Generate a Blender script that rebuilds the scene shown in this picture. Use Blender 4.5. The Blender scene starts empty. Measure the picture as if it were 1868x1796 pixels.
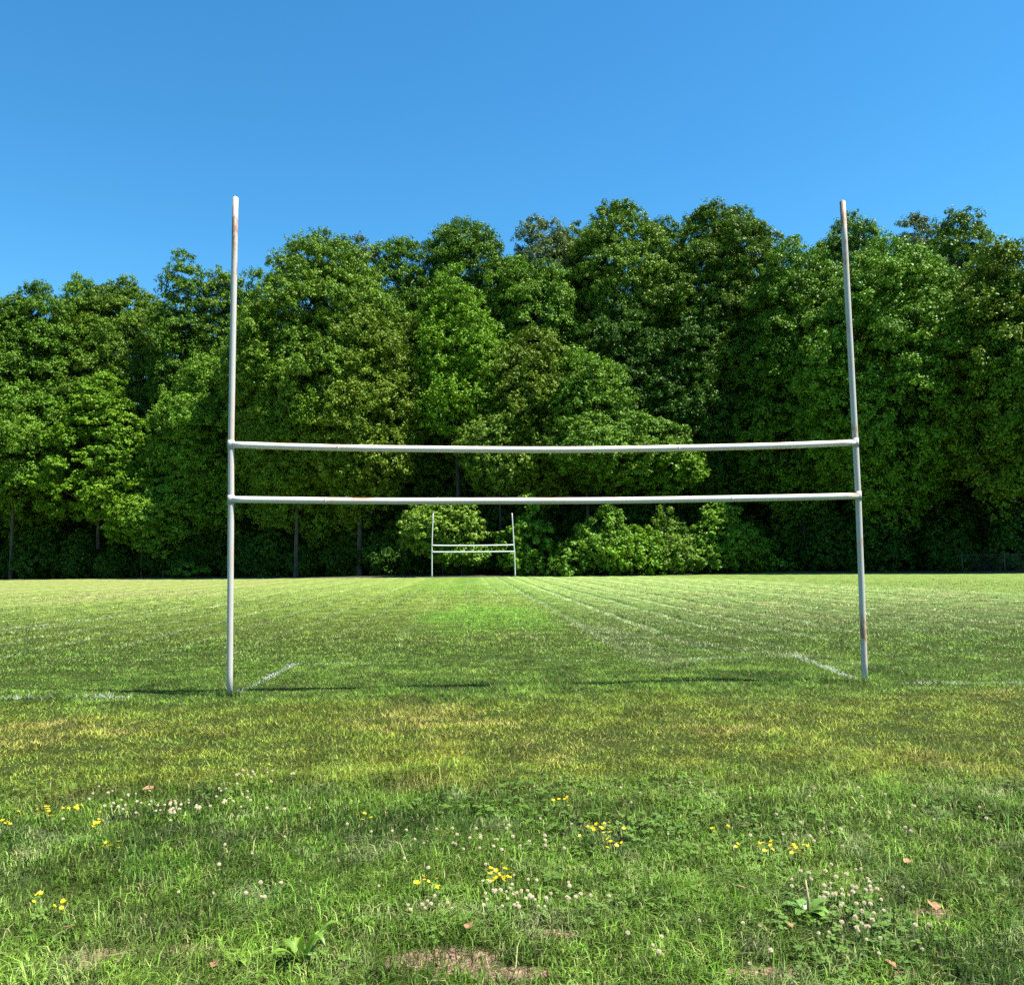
import bpy, math, random
import numpy as np
from mathutils import Matrix, Vector
rng = np.random.default_rng(7)
random.seed(7)
sc = bpy.context.scene
C = sc.collection

# ------------------------------------------------------------------ camera, sky, sun, exposure
F_PX, PITCH, ROLL, CAM_H, YAW = 1581.67, 0.0774, 0.0126, 1.4812, 0.052
R0 = np.array([math.cos(YAW), -math.sin(YAW), 0.0]); F0 = np.array([math.sin(YAW), math.cos(YAW), 0.0]); Z0 = np.array([0, 0, 1.0])
FW = math.cos(PITCH)*F0 + math.sin(PITCH)*Z0
UP = -math.sin(PITCH)*F0 + math.cos(PITCH)*Z0
RI = math.cos(ROLL)*R0 - math.sin(ROLL)*UP
UI = math.sin(ROLL)*R0 + math.cos(ROLL)*UP
cam_d = bpy.data.cameras.new('camera'); cam = bpy.data.objects.new('camera', cam_d); C.objects.link(cam)
cam_d.sensor_width = 36; cam_d.sensor_fit = 'HORIZONTAL'; cam_d.lens = 36*F_PX/1868; cam_d.clip_start = 0.05; cam_d.clip_end = 3000
M = Matrix.Identity(4)
for i in range(3):
    M[i][0] = RI[i]; M[i][1] = UI[i]; M[i][2] = -FW[i]
M[2][3] = CAM_H
cam.matrix_world = M
sc.camera = cam

SUN = np.array([0.49, -0.16, 1.0]); SUN /= np.linalg.norm(SUN)
elev = math.asin(SUN[2]); azim = math.atan2(SUN[0], SUN[1])
w = bpy.data.worlds.new('World'); sc.world = w; w.use_nodes = True
nt = w.node_tree; bg = nt.nodes['Background']
sky = nt.nodes.new('ShaderNodeTexSky'); sky.sky_type = 'NISHITA'; sky.sun_disc = False
sky.sun_elevation = elev; sky.sun_rotation = azim
sky.altitude = 400; sky.air_density = 1.0; sky.dust_density = 0.15; sky.ozone_density = 3.0
hs = nt.nodes.new('ShaderNodeHueSaturation'); hs.inputs['Saturation'].default_value = 1.28; hs.inputs['Value'].default_value = 1.0
nt.links.new(sky.outputs[0], hs.inputs['Color']); sm_ = nt.nodes.new('ShaderNodeMix'); sm_.data_type = 'RGBA'; sm_.blend_type = 'MULTIPLY'; sm_.inputs[0].default_value = 1; sm_.inputs[7].default_value = (1.0, 1.36, 1.24, 1)
nt.links.new(hs.outputs[0], sm_.inputs[6]); nt.links.new(sm_.outputs[2], bg.inputs[0])
bg.inputs[1].default_value = 0.064
sd = bpy.data.lights.new('sun', 'SUN'); so = bpy.data.objects.new('sun', sd); C.objects.link(so)
sd.energy = 5.0; sd.angle = math.radians(0.53); sd.color = (1.0, 0.955, 0.88)
so.rotation_euler = Vector(SUN).to_track_quat('Z', 'Y').to_euler(); so.location = (30, -10, 60)
sc.view_settings.view_transform = 'Standard'; sc.view_settings.look = 'None'; sc.view_settings.gamma = 1
sc.view_settings.exposure = 1.52
sc.cycles.max_bounces = 5; sc.cycles.diffuse_bounces = 1; sc.cycles.transmission_bounces = 3; sc.cycles.glossy_bounces = 2
sc.cycles.use_denoising = False

# ------------------------------------------------------------------ helpers
def ray(px, py):
    return FW + (px-934)/F_PX*RI + (898-py)/F_PX*UI
def at(px, py, Y):                      # the point at world depth Y seen at a place of the photograph
    d = ray(px, py); k = Y/d[1]
    return np.array([d[0]*k, Y, CAM_H + d[2]*k])
def ground(px, py):
    d = ray(px, py); k = CAM_H/-d[2]
    return d[0]*k, d[1]*k
def tag(o, label=None, cat=None, group=None, kind=None):
    for k, v in (('label', label), ('category', cat), ('group', group), ('kind', kind)):
        if v: o[k] = v
    return o
def empty(name, loc, label, cat, group=None, rz=0):
    o = bpy.data.objects.new(name, None); C.objects.link(o); o.location = loc; o.rotation_euler = (0, 0, rz)
    o.empty_display_size = 0.3
    return tag(o, label, cat, group)
def smooth(a, b, x):
    t = np.clip((x-a)/(b-a), 0, 1); return t*t*(3-2*t)
_lat = rng.random((256, 256))
def vnoise(x, y, s=1.0, off=0.0):
    x = np.asarray(x)/s + 57.3 + off; y = np.asarray(y)/s + 91.7 + off*1.7
    xi = np.floor(x).astype(int); yi = np.floor(y).astype(int); fx = x-xi; fy = y-yi
    fx = fx*fx*(3-2*fx); fy = fy*fy*(3-2*fy)
    g = lambda i, j: _lat[i % 256, j % 256]
    return (g(xi, yi)*(1-fx)+g(xi+1, yi)*fx)*(1-fy) + (g(xi, yi+1)*(1-fx)+g(xi+1, yi+1)*fx)*fy
def tri_mesh(name, V, T, attr=None, quads=False, smooth_shade=False):
    me = bpy.data.meshes.new(name); V = np.ascontiguousarray(V, np.float32); T = np.ascontiguousarray(T, np.int32)
    k = T.shape[1]
    me.vertices.add(len(V)); me.vertices.foreach_set('co', V.ravel())
    me.loops.add(T.size); me.loops.foreach_set('vertex_index', T.ravel())
    me.polygons.add(len(T)); me.polygons.foreach_set('loop_start', np.arange(0, T.size, k, dtype=np.int32))
    me.update(calc_edges=True)
    if smooth_shade: me.polygons.foreach_set('use_smooth', np.ones(len(T), bool))
    for an, av in (attr or {}).items():
        a = me.attributes.new(an, 'FLOAT', 'POINT'); a.data.foreach_set('value', np.ascontiguousarray(av, np.float32))
    return me
def link(name, me, mat, parent=None):
    o = bpy.data.objects.new(name, me); C.objects.link(o)
    if mat is not None and not me.materials: me.materials.append(mat)
    if parent: o.parent = parent
    return o
class Geo:                              # quads and triangles collected into one mesh
    def __init__(s): s.v = []; s.f = []
    def tube(s, pts, rad, n=10, cap=True, dome=False):
        pts = [Vector(p) for p in pts]; rings = []
        if not hasattr(rad, '__len__'): rad = [rad]*len(pts)
        t0 = (pts[1]-pts[0]).normalized(); ref = Vector((0, 1, 0)) if abs(t0.y) < .9 else Vector((1, 0, 0))
        u = t0.cross(ref).normalized()
        for i, p in enumerate(pts):
            t = (pts[min(i+1, len(pts)-1)]-pts[max(i-1, 0)]).normalized()
            u = (u - t*u.dot(t)).normalized(); v = t.cross(u); b = len(s.v)
            for k in range(n):
                a = 2*math.pi*k/n; s.v.append(p+(u*math.cos(a)+v*math.sin(a))*rad[i])
            rings.append(b)
        for i in range(len(rings)-1):
            for k in range(n):
                a, b = rings[i], rings[i+1]; s.f.append((a+k, a+(k+1) % n, b+(k+1) % n, b+k))
        if cap:
            s.f.append(tuple(rings[0]+k for k in reversed(range(n))))
            if dome:
                t = (pts[-1]-pts[-2]).normalized(); s.v.append(pts[-1]+t*rad[-1]*.7); c = len(s.v)-1
                for k in range(n): s.f.append((rings[-1]+k, rings[-1]+(k+1) % n, c))
            else: s.f.append(tuple(rings[-1]+k for k in range(n)))
        return s
    def poly(s, pts):
        b = len(s.v); s.v += [Vector(p) for p in pts]; s.f.append(tuple(range(b, b+len(pts)))); return s
    def mesh(s, name, sm=True):
        me = bpy.data.meshes.new(name); me.from_pydata([tuple(v) for v in s.v], [], s.f); me.update()
        if sm: me.polygons.foreach_set('use_smooth', [True]*len(me.polygons))
        return me
    def build(s, name, mat, parent=None, sm=True): return link(name, s.mesh(name, sm), mat, parent)

# ------------------------------------------------------------------ node expression helper
class X:
    def __init__(s, t, sock): s.t = t; s.s = sock
    def _m(s, op, *o, clamp=False):
        n = s.t.nodes.new('ShaderNodeMath'); n.operation = op; n.use_clamp = clamp
        for i, q in enumerate((s,)+o):
            if isinstance(q, X): s.t.links.new(q.s, n.inputs[i])
            else: n.inputs[i].default_value = q
        return X(s.t, n.outputs[0])
    def __add__(s, o): return s._m('ADD', o)
    __radd__ = __add__
    def __sub__(s, o): return s._m('SUBTRACT', o)
    def __mul__(s, o): return s._m('MULTIPLY', o)
    __rmul__ = __mul__
    def __truediv__(s, o): return s._m('DIVIDE', o)
    def abs(s): return s._m('ABSOLUTE')
    def fract(s): return s._m('FRACT')
    def pow(s, e): return s._m('POWER', e)
    def max(s, o): return s._m('MAXIMUM', o)
    def min(s, o): return s._m('MINIMUM', o)
    def clamp(s): return s._m('ADD', 0.0, clamp=True)
    def step(s, a, b):                  # smoothstep from a to b (a > b gives the falling one)
        n = s.t.nodes.new('ShaderNodeMapRange'); n.interpolation_type = 'SMOOTHSTEP'; s.t.links.new(s.s, n.inputs[0])
        lo, hi, o0, o1 = (a, b, 0, 1) if a < b else (b, a, 1, 0)
        for i, q in enumerate((lo, hi, o0, o1)): n.inputs[i+1].default_value = q
        return X(s.t, n.outputs[0])
def noise(t, vec, scale, detail=3, rough=.55, stretch=None, off=0):
    if stretch or off:
        mp = t.nodes.new('ShaderNodeMapping'); t.links.new(vec, mp.inputs[0]); mp.inputs['Scale'].default_value = stretch or (1, 1, 1); mp.inputs['Location'].default_value = (off, off*1.3, 0); vec = mp.outputs[0]
    n = t.nodes.new('ShaderNodeTexNoise'); n.inputs['Scale'].default_value = scale; n.inputs['Detail'].default_value = detail; n.inputs['Roughness'].default_value = rough
    t.links.new(vec, n.inputs['Vector']); return X(t, n.outputs[0])
def mixc(t, fac, a, b):
    n = t.nodes.new('ShaderNodeMix'); n.data_type = 'RGBA'
    if isinstance(fac, X): t.links.new(fac.s, n.inputs[0])
    else: n.inputs[0].default_value = fac
    for q, i in ((a, 6), (b, 7)):
        if isinstance(q, (tuple, list)): n.inputs[i].default_value = (*q, 1)
        else: t.links.new(q, n.inputs[i])
    return n.outputs[2]

SOIL = [(p, a*.78, b_*.8) for p, a, b_ in [(ground(812, 1750), .30, .16), (ground(190, 1752), .26, .14), (ground(345, 1742), .20, .10), (ground(1385, 1775), .2, .08), (ground(930, 1775), .2, .07),
        (ground(1700, 1668), .13, .08), (ground(1640, 1775), .12, .05), (ground(500, 1785), .14, .05), (ground(1010, 1702), .14, .06)]]
# turf colour of the place, by where on the field it stands
G = bpy.data.node_groups.new('turf_colour', 'ShaderNodeTree')
G.interface.new_socket('Color', in_out='OUTPUT', socket_type='NodeSocketColor')
G.interface.new_socket('Soil', in_out='OUTPUT', socket_type='NodeSocketFloat')
go = G.nodes.new('NodeGroupOutput'); ge = G.nodes.new('ShaderNodeNewGeometry'); sp = G.nodes.new('ShaderNodeSeparateXYZ')
G.links.new(ge.outputs['Position'], sp.inputs[0]); px_, py_ = X(G, sp.outputs[0]), X(G, sp.outputs[1])
cb = G.nodes.new('ShaderNodeCombineXYZ'); G.links.new(sp.outputs[0], cb.inputs[0]); G.links.new(sp.outputs[1], cb.inputs[1]); pos = cb.outputs[0]
n1 = noise(G, pos, .8, 4); n2 = noise(G, pos, .22, 3, off=11); n3 = noise(G, pos, 3.2, 4, .6, off=5); n4 = noise(G, pos, 14, 3, .65, off=3); n5 = noise(G, pos, .5, 3, .6, off=31)
n3b = noise(G, pos, 2.4, 5, .65, off=47)
wx = px_ + (n1 - .5)*2.4; wy = py_ + (n2 - .5)*6.0; wyn = py_ + (n1 - .5)*2.2
GREEN = (.082, .165, .008); DEEP = (.036, .100, .006); LIME = (.158, .262, .026); OLIVE = (.245, .250, .016); STRAW = (.27, .235, .085); PALE = (.205, .285, .070); BLUEG = (.045, .110, .014)
nm = n1*.5 + n3*.5; nd = n5*.5 + n3b*.5
c = mixc(G, nm.step(.44, .60), GREEN, LIME)
c = mixc(G, nd.step(.49, .60)*.85, c, DEEP)
c = mixc(G, n3.step(.52, .74)*.55, c, BLUEG)
near = wyn.step(6.2, 5.2)
c = mixc(G, near*n3b.step(.52, .66)*.55, c, (.26, .29, .11))
band = wyn.step(5.3, 6.4)*wyn.step(9.9, 8.6)
c = mixc(G, band*(n3b*1.9 + n5*.5 - .72).clamp(), c, OLIVE)
c = mixc(G, band*n5.step(.50, .62)*n3.step(.38, .6)*.75, c, (.33, .275, .065))
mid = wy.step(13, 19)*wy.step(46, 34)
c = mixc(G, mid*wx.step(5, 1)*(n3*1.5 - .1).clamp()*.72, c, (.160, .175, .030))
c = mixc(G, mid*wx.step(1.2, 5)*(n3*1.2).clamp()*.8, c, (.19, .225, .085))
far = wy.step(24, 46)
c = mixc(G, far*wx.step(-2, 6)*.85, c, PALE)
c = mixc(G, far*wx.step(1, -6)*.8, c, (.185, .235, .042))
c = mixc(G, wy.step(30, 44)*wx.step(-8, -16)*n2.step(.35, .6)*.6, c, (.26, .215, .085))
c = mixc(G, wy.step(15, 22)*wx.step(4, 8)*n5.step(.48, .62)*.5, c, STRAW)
# mower swaths running up the field
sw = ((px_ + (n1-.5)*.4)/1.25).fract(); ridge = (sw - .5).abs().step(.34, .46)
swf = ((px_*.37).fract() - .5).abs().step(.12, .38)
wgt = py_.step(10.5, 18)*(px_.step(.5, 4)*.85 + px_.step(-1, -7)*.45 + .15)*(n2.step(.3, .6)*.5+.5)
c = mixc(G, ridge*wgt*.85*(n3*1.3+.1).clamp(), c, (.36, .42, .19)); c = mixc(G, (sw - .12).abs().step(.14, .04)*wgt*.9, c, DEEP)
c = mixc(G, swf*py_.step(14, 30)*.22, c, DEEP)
st = ((px_ + (py_ - 12.7)*.36 - 4.85).abs() + (n3-.5)*.35).step(.42, .1)*wy.step(11.5, 13)*wy.step(23, 18)
c = mixc(G, st*.42, c, (.28, .31, .17))
st2 = ((px_ + (py_ - 12.2)*.02 - 2.9).abs() + (n3-.5)*.6).step(.7, .1)*wy.step(10.4, 12)*wy.step(20, 16)
c = mixc(G, st2*.4, c, (.24, .27, .13))
# fine mottling of the sward
c = mixc(G, n4.step(.54, .72)*.45, c, (.30, .33, .09))
c = mixc(G, n4.step(.48, .34)*.6, c, (.022, .060, .005))
# lush patch behind the goal
ex = (px_ - .45)/1.7; ey = (py_ - 22.8)/6.0
pr = (ex*ex + ey*ey) + (n1 - .5)*4.2 + (n3 - .5)*2.2
c = mixc(G, pr.step(1.15, .75)*.85, c, (.115, .245, .016))
c = mixc(G, (px_ + py_*.14 - 25.0 + (n2-.5)*1.2).step(0, .9)*.75, c, (.110, .165, .024))
soil = None
for (sx, sy), a, b in SOIL:
    dx = (px_ - sx)/a; dy = (py_ - sy)/b; q = ((dx*dx + dy*dy) + (n3-.5)*1.6 + (n4-.5)*.8).step(1.2, .6)
    soil = q if soil is None else soil.max(q)
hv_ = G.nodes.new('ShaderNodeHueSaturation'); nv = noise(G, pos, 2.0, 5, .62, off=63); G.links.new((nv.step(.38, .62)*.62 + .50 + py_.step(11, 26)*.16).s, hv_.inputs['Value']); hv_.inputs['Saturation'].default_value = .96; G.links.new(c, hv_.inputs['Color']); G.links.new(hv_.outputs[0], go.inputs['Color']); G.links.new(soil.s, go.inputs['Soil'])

def new_mat(name):
    m = bpy.data.materials.new(name); m.use_nodes = True
    return m, m.node_tree, m.node_tree.nodes['Principled BSDF']
def bump(t, h, b, dist, strength=1):
    n = t.nodes.new('ShaderNodeBump'); n.inputs['Distance'].default_value = dist; n.inputs['Strength'].default_value = strength
    t.links.new(h.s, n.inputs['Height']); t.links.new(n.outputs[0], b.inputs['Normal'])
# ground under and between the blades
m_ground, t, b = new_mat('turf_ground')
g = t.nodes.new('ShaderNodeGroup'); g.node_tree = G; ge = t.nodes.new('ShaderNodeNewGeometry')
sp = t.nodes.new('ShaderNodeSeparateXYZ'); t.links.new(ge.outputs['Position'], sp.inputs[0]); yy = X(t, sp.outputs[1])
k1 = noise(t, ge.outputs['Position'], 5, 5, .75); k2 = noise(t, ge.outputs['Position'], 45, 4, .7)
soilc = mixc(t, k2.step(.35, .7), (.13, .072, .045), (.30, .21, .15))
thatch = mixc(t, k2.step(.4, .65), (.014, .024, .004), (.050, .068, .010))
sward = mixc(t, k1.step(.56, .74)*.55, g.outputs[0], (.19, .21, .08))
sward = mixc(t, k1.step(.46, .30)*.7, sward, (.02, .048, .008))
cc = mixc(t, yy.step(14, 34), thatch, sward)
cc = mixc(t, X(t, g.outputs[1]), cc, soilc)
t.links.new(cc, b.inputs['Base Color']); b.inputs['Roughness'].default_value = 1; b.inputs['Specular IOR Level'].default_value = .1
bump(t, k1*.06 + k2*.02, b, 1.0, .8)
# blades
def blade_mat(name, paint=False):
    m, t, b = new_mat(name)
    g = t.nodes.new('ShaderNodeGroup'); g.node_tree = G
    a = t.nodes.new('ShaderNodeAttribute'); a.attribute_name = 'var'; v = X(t, a.outputs['Fac'])
    a2 = t.nodes.new('ShaderNodeAttribute'); a2.attribute_name = 'tip'; tip = X(t, a2.outputs['Fac'])
    hv = t.nodes.new('ShaderNodeHueSaturation'); t.links.new(g.outputs[0], hv.inputs['Color'])
    t.links.new((v*v*2.1 + .42).s, hv.inputs['Value']); hv.inputs['Saturation'].default_value = 1.0
    t.links.new((v*.03 + .482).s, hv.inputs['Hue'])
    col = mixc(t, v.step(.94, .96)*.8, hv.outputs[0], (.34, .31, .14))
    if paint:
        col = mixc(t, (tip*.5 + .42)*v.step(.16, .42), col, (.60, .62, .58))
    t.links.new(col, b.inputs['Base Color']); b.inputs['Roughness'].default_value = .6; b.inputs['Specular IOR Level'].default_value = .15
    gn = t.nodes.new('ShaderNodeNewGeometry'); vm = t.nodes.new('ShaderNodeVectorMath'); vm.operation = 'ADD'; vm.inputs[1].default_value = (0, 0, .6)
    vn = t.nodes.new('ShaderNodeVectorMath'); vn.operation = 'NORMALIZE'; t.links.new(gn.outputs['Normal'], vm.inputs[0]); t.links.new(vm.outputs[0], vn.inputs[0]); t.links.new(vn.outputs[0], b.inputs['Normal'])
    tr = t.nodes.new('ShaderNodeBsdfTranslucent'); t.links.new(col, tr.inputs[0])
    mx = t.nodes.new('ShaderNodeMixShader'); mx.inputs[0].default_value = .32
    t.links.new(b.outputs[0], mx.inputs[1]); t.links.new(tr.outputs[0], mx.inputs[2]); t.links.new(mx.outputs[0], t.nodes['Material Output'].inputs[0])
    return m
m_blade = blade_mat('grass_blade'); m_paint = blade_mat('painted_grass', True)
# leaves
def leaf_mat(name, dark, lite, odd=None, tr_f=.14, rough=.5):
    m, t, b = new_mat(name)
    a = t.nodes.new('ShaderNodeAttribute'); a.attribute_name = 'var'; v = X(t, a.outputs['Fac'])
    oi = t.nodes.new('ShaderNodeObjectInfo')
    col = mixc(t, v, dark, lite)
    if odd: col = mixc(t, v.step(.88, .98), col, odd)
    hv = t.nodes.new('ShaderNodeHueSaturation'); t.links.new(col, hv.inputs['Color'])
    t.links.new((X(t, oi.outputs['Random'])*.22 + .68).s, hv.inputs['Value'])
    t.links.new(hv.outputs[0], b.inputs['Base Color']); b.inputs['Roughness'].default_value = rough; b.inputs['Specular IOR Level'].default_value = .15
    tr = t.nodes.new('ShaderNodeBsdfTranslucent'); t.links.new(hv.outputs[0], tr.inputs[0])
    mx = t.nodes.new('ShaderNodeMixShader'); mx.inputs[0].default_value = tr_f
    t.links.new(b.outputs[0], mx.inputs[1]); t.links.new(tr.outputs[0], mx.inputs[2]); t.links.new(mx.outputs[0], t.nodes['Material Output'].inputs[0])
    return m
LEAF = {
 'mid':   leaf_mat('leaf_mid_green', (.048, .122, .008), (.165, .315, .020)),
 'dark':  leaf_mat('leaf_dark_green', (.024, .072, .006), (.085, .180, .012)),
 'lime':  leaf_mat('leaf_lime_green', (.085, .205, .008), (.225, .415, .018)),
 'fresh': leaf_mat('leaf_fresh_green', (.066, .168, .010), (.215, .395, .028)),
 'olive': leaf_mat('leaf_olive', (.055, .125, .008), (.185, .310, .020), (.27, .22, .025)),
 'yolk':  leaf_mat('leaf_yellow_green', (.078, .148, .008), (.230, .340, .024), (.36, .27, .03)),
 'grey':  leaf_mat('leaf_grey_green', (.080, .130, .028), (.190, .250, .070), (.22, .17, .06)),
 'pale':  leaf_mat('leaf_pale_yellow_green', (.090, .180, .012), (.235, .370, .035)),
}
m_bark, t, b = new_mat('bark'); ge = t.nodes.new('ShaderNodeNewGeometry')
k = noise(t, ge.outputs['Position'], 6, 4, .6, stretch=(1, 1, .2))
t.links.new(mixc(t, k.step(.3, .7), (.028, .023, .018), (.085, .07, .055)), b.inputs['Base Color']); b.inputs['Roughness'].default_value = .95
# old white paint on steel pipe, rust where it has worn
def pipe_mat(name, white, rust_lo, rust_hi, topside=False):
    m, t, b = new_mat(name); tc = t.nodes.new('ShaderNodeNewGeometry'); p = tc.outputs['Position']
    r = noise(t, p, 9, 6, .72, stretch=(1, 1, .35) if not topside else (.3, 1, 1), off=2); r2 = noise(t, p, 2.1, 4, .6, off=8); r3 = noise(t, p, 60, 3, .6)
    sp = t.nodes.new('ShaderNodeSeparateXYZ'); t.links.new(p, sp.inputs[0]); z = X(t, sp.outputs[2])
    nz = t.nodes.new('ShaderNodeSeparateXYZ'); t.links.new(tc.outputs['Normal'], nz.inputs[0]); up = X(t, nz.outputs[2])
    f = (r*.72 + r2*.5)
    if topside: f = f + up*.10
    else: f = f + z.step(4.6, 5.75)*.13 + z.step(2.0, 3.6)*.02
    col = mixc(t, r2.step(.45, .65)*.55, white, (white[0]*.93, white[1]*.88, white[2]*.80))
    col = mixc(t, f.step(rust_lo, rust_hi)*.55, col, (.55, .34, .22))
    col = mixc(t, f.step(rust_lo+.05, rust_hi+.05)*.85, col, (.23, .095, .05))
    col = mixc(t, r3.step(.64, .72)*.5, col, (.30, .26, .22))
    t.links.new(col, b.inputs['Base Color']); b.inputs['Roughness'].default_value = .55
    bump(t, r*.004 + r3*.001, b, 1.0, .6)
    return m
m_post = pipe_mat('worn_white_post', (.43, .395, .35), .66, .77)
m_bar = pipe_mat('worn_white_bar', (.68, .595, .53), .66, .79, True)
m_postf = pipe_mat('far_white_post', (.50, .52, .52), .78, .86)
def simple(name, col, rough=.6, tr=0, col2=None, sc_=30):
    m, t, b = new_mat(name); b.inputs['Roughness'].default_value = rough
    tc = t.nodes.new('ShaderNodeTexCoord'); n = noise(t, tc.outputs['Object'], sc_, 3)
    c2 = col2 or tuple(q*.72 for q in col)
    cc = mixc(t, n.step(.35, .65), c2, col); t.links.new(cc, b.inputs['Base Color'])
    if tr:
        trn = t.nodes.new('ShaderNodeBsdfTranslucent'); t.links.new(cc, trn.inputs[0]); mx = t.nodes.new('ShaderNodeMixShader'); mx.inputs[0].default_value = tr
        t.links.new(b.outputs[0], mx.inputs[1]); t.links.new(trn.outputs[0], mx.inputs[2]); t.links.new(mx.outputs[0], t.nodes['Material Output'].inputs[0])
    return m
m_clover = simple('clover_white', (.84, .76, .54), .9, .4, (.78, .60, .42), 60)
m_yellow = simple('buttercup_yellow', (.88, .60, .008), .4, .3, (.80, .48, .006), 60)
m_stem = simple('flower_stem', (.10, .19, .03), .6, .2)
m_weed = simple('broad_weed_leaf', (.17, .30, .05), .45, .3, (.10, .20, .03), 12)
m_weedl = simple('light_weed_leaf', (.20, .32, .03), .45, .35, (.12, .23, .02), 12)
m_dead = simple('dead_leaf_brown', (.42, .23, .11), .8, .2, (.25, .13, .06), 25)
m_stalk = simple('dry_stalk', (.40, .34, .18), .8, 0, (.22, .15, .08), 25)
m_cloverleaf = simple('clover_leaf', (.11, .20, .02), .6, .3, (.07, .14, .012), 3)
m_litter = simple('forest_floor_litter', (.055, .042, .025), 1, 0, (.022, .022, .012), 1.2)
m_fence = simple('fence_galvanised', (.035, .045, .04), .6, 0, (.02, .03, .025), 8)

# ------------------------------------------------------------------ the ground
def gz(x, y):                            # gentle roll of the field (flat round the near goal)
    x = np.asarray(x, float); y = np.asarray(y, float)
    far = smooth(13, 40, y)
    return (vnoise(x, y, 14, 3)-.5)*.14*far + (vnoise(x, y, .9)-.5)*.030 + (vnoise(x, y, .28)-.5)*.012*smooth(14, 9, y)
def ground_grid(xs, ys):
    XX, YY = np.meshgrid(xs, ys); V = np.stack([XX.ravel(), YY.ravel(), gz(XX, YY).ravel()], 1)
    i = np.arange((len(ys)-1)*(len(xs)-1)); r = i//(len(xs)-1); q = i % (len(xs)-1); a = r*len(xs)+q
    return V, np.stack([a, a+1, a+1+len(xs), a+len(xs)], 1)
xs = np.unique(np.concatenate([np.linspace(-600, -60, 28), np.linspace(-60, -9, 86), np.linspace(-9, 9, 200), np.linspace(9, 60, 86), np.linspace(60, 600, 28)]))
ys = np.unique(np.concatenate([np.linspace(-300, -4, 20), np.linspace(-4, 14, 200), np.linspace(14, 110, 190), np.linspace(110, 900, 40)]))
V, Q = ground_grid(xs, ys)
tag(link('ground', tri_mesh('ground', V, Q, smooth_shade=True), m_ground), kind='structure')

# forest floor: a leaf-litter sheet lying from the treeline back
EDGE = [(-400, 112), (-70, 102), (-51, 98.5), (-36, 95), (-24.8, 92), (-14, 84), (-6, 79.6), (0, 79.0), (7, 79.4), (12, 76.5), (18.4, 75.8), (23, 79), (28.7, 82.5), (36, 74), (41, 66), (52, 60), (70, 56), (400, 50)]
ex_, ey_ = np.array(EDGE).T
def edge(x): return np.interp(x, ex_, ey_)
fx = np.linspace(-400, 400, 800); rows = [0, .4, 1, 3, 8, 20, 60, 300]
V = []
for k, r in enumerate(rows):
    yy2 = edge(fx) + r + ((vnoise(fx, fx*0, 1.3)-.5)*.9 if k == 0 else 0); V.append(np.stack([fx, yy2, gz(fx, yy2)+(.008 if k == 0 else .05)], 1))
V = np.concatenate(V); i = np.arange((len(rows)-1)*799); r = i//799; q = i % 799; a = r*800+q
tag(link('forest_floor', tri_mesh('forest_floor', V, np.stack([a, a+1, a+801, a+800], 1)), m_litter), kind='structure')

# ------------------------------------------------------------------ grass
# painted lines (x0, y0, x1, y1, half width, strength)
LINES = {
 'goal_line': [(-9.0, 10.16, -3.75, 10.02, .050, .55), (4.95, 9.86, 9.5, 9.38, .050, .6)],
 'goal_area_line': [(-2.62, 10.25, -2.50, 12.9, .055, .8), (-2.5, 12.86, -.6, 12.75, .045, .5), (4.62, 10.2, 4.84, 12.75, .06, .75), (4.84, 12.72, 3.2, 12.72, .05, .6), (3.0, 12.7, .2, 12.75, .04, .25)],
 'side_line': [(-11.3, 19.5, -8.3, 33.0, .09, 1.2)],
}
def line_of(x, y):
    res = np.zeros(len(x), int)
    for li, (nm, segs) in enumerate(LINES.items()):
        for x0, y0, x1, y1, hw, s in segs:
            L = math.hypot(x1-x0, y1-y0); ux, uy = (x1-x0)/L, (y1-y0)/L
            tt = (x-x0)*ux+(y-y0)*uy; dd = np.abs((x-x0)*-uy+(y-y0)*ux)
            ok = (tt > 0) & (tt < L) & (dd < hw*(.7+.6*vnoise(x, y, .15))) & (rng.random(len(x)) < s*(.35+1.0*vnoise(x, y, .35, 4)))
            res[ok] = li+1
    return res
def scatter(d0, d1, dens, half=.72):
    n = int(half*(d1*d1-d0*d0)*dens)
    d = np.sqrt(d0*d0 + rng.random(n)*(d1*d1-d0*d0)); s = (rng.random(n)*2-1)*(half*d+.25)
    x = F0[0]*d + R0[0]*s; y = F0[1]*d + R0[1]*s
    dens_m = (.40+.85*vnoise(x, y, .35, 9))*np.where(y > 30, smooth(62, 34, y), 1)
    for (sx, sy), a, b_ in SOIL:
        q = ((x-sx)/a)**2+((y-sy)/b_)**2 + (vnoise(x, y, .12)-.5)*1.2
        dens_m = np.where(q < .9, dens_m*.26, dens_m)
    rut = (np.abs(y-(10.42+(vnoise(x, y*0, .9, 2)-.5)*.10)) < .055) & (x > -5.4) & (x < 4.4) & ((vnoise(x, x*0, 1.1, 33) > .36) | ((x > 1.7) & (x < 3.5)))
    dens_m = np.where(rut, dens_m*(.12+.5*vnoise(x, y, .6, 14)), dens_m)
    k = rng.random(n) < dens_m
    return x[k], y[k]
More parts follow.
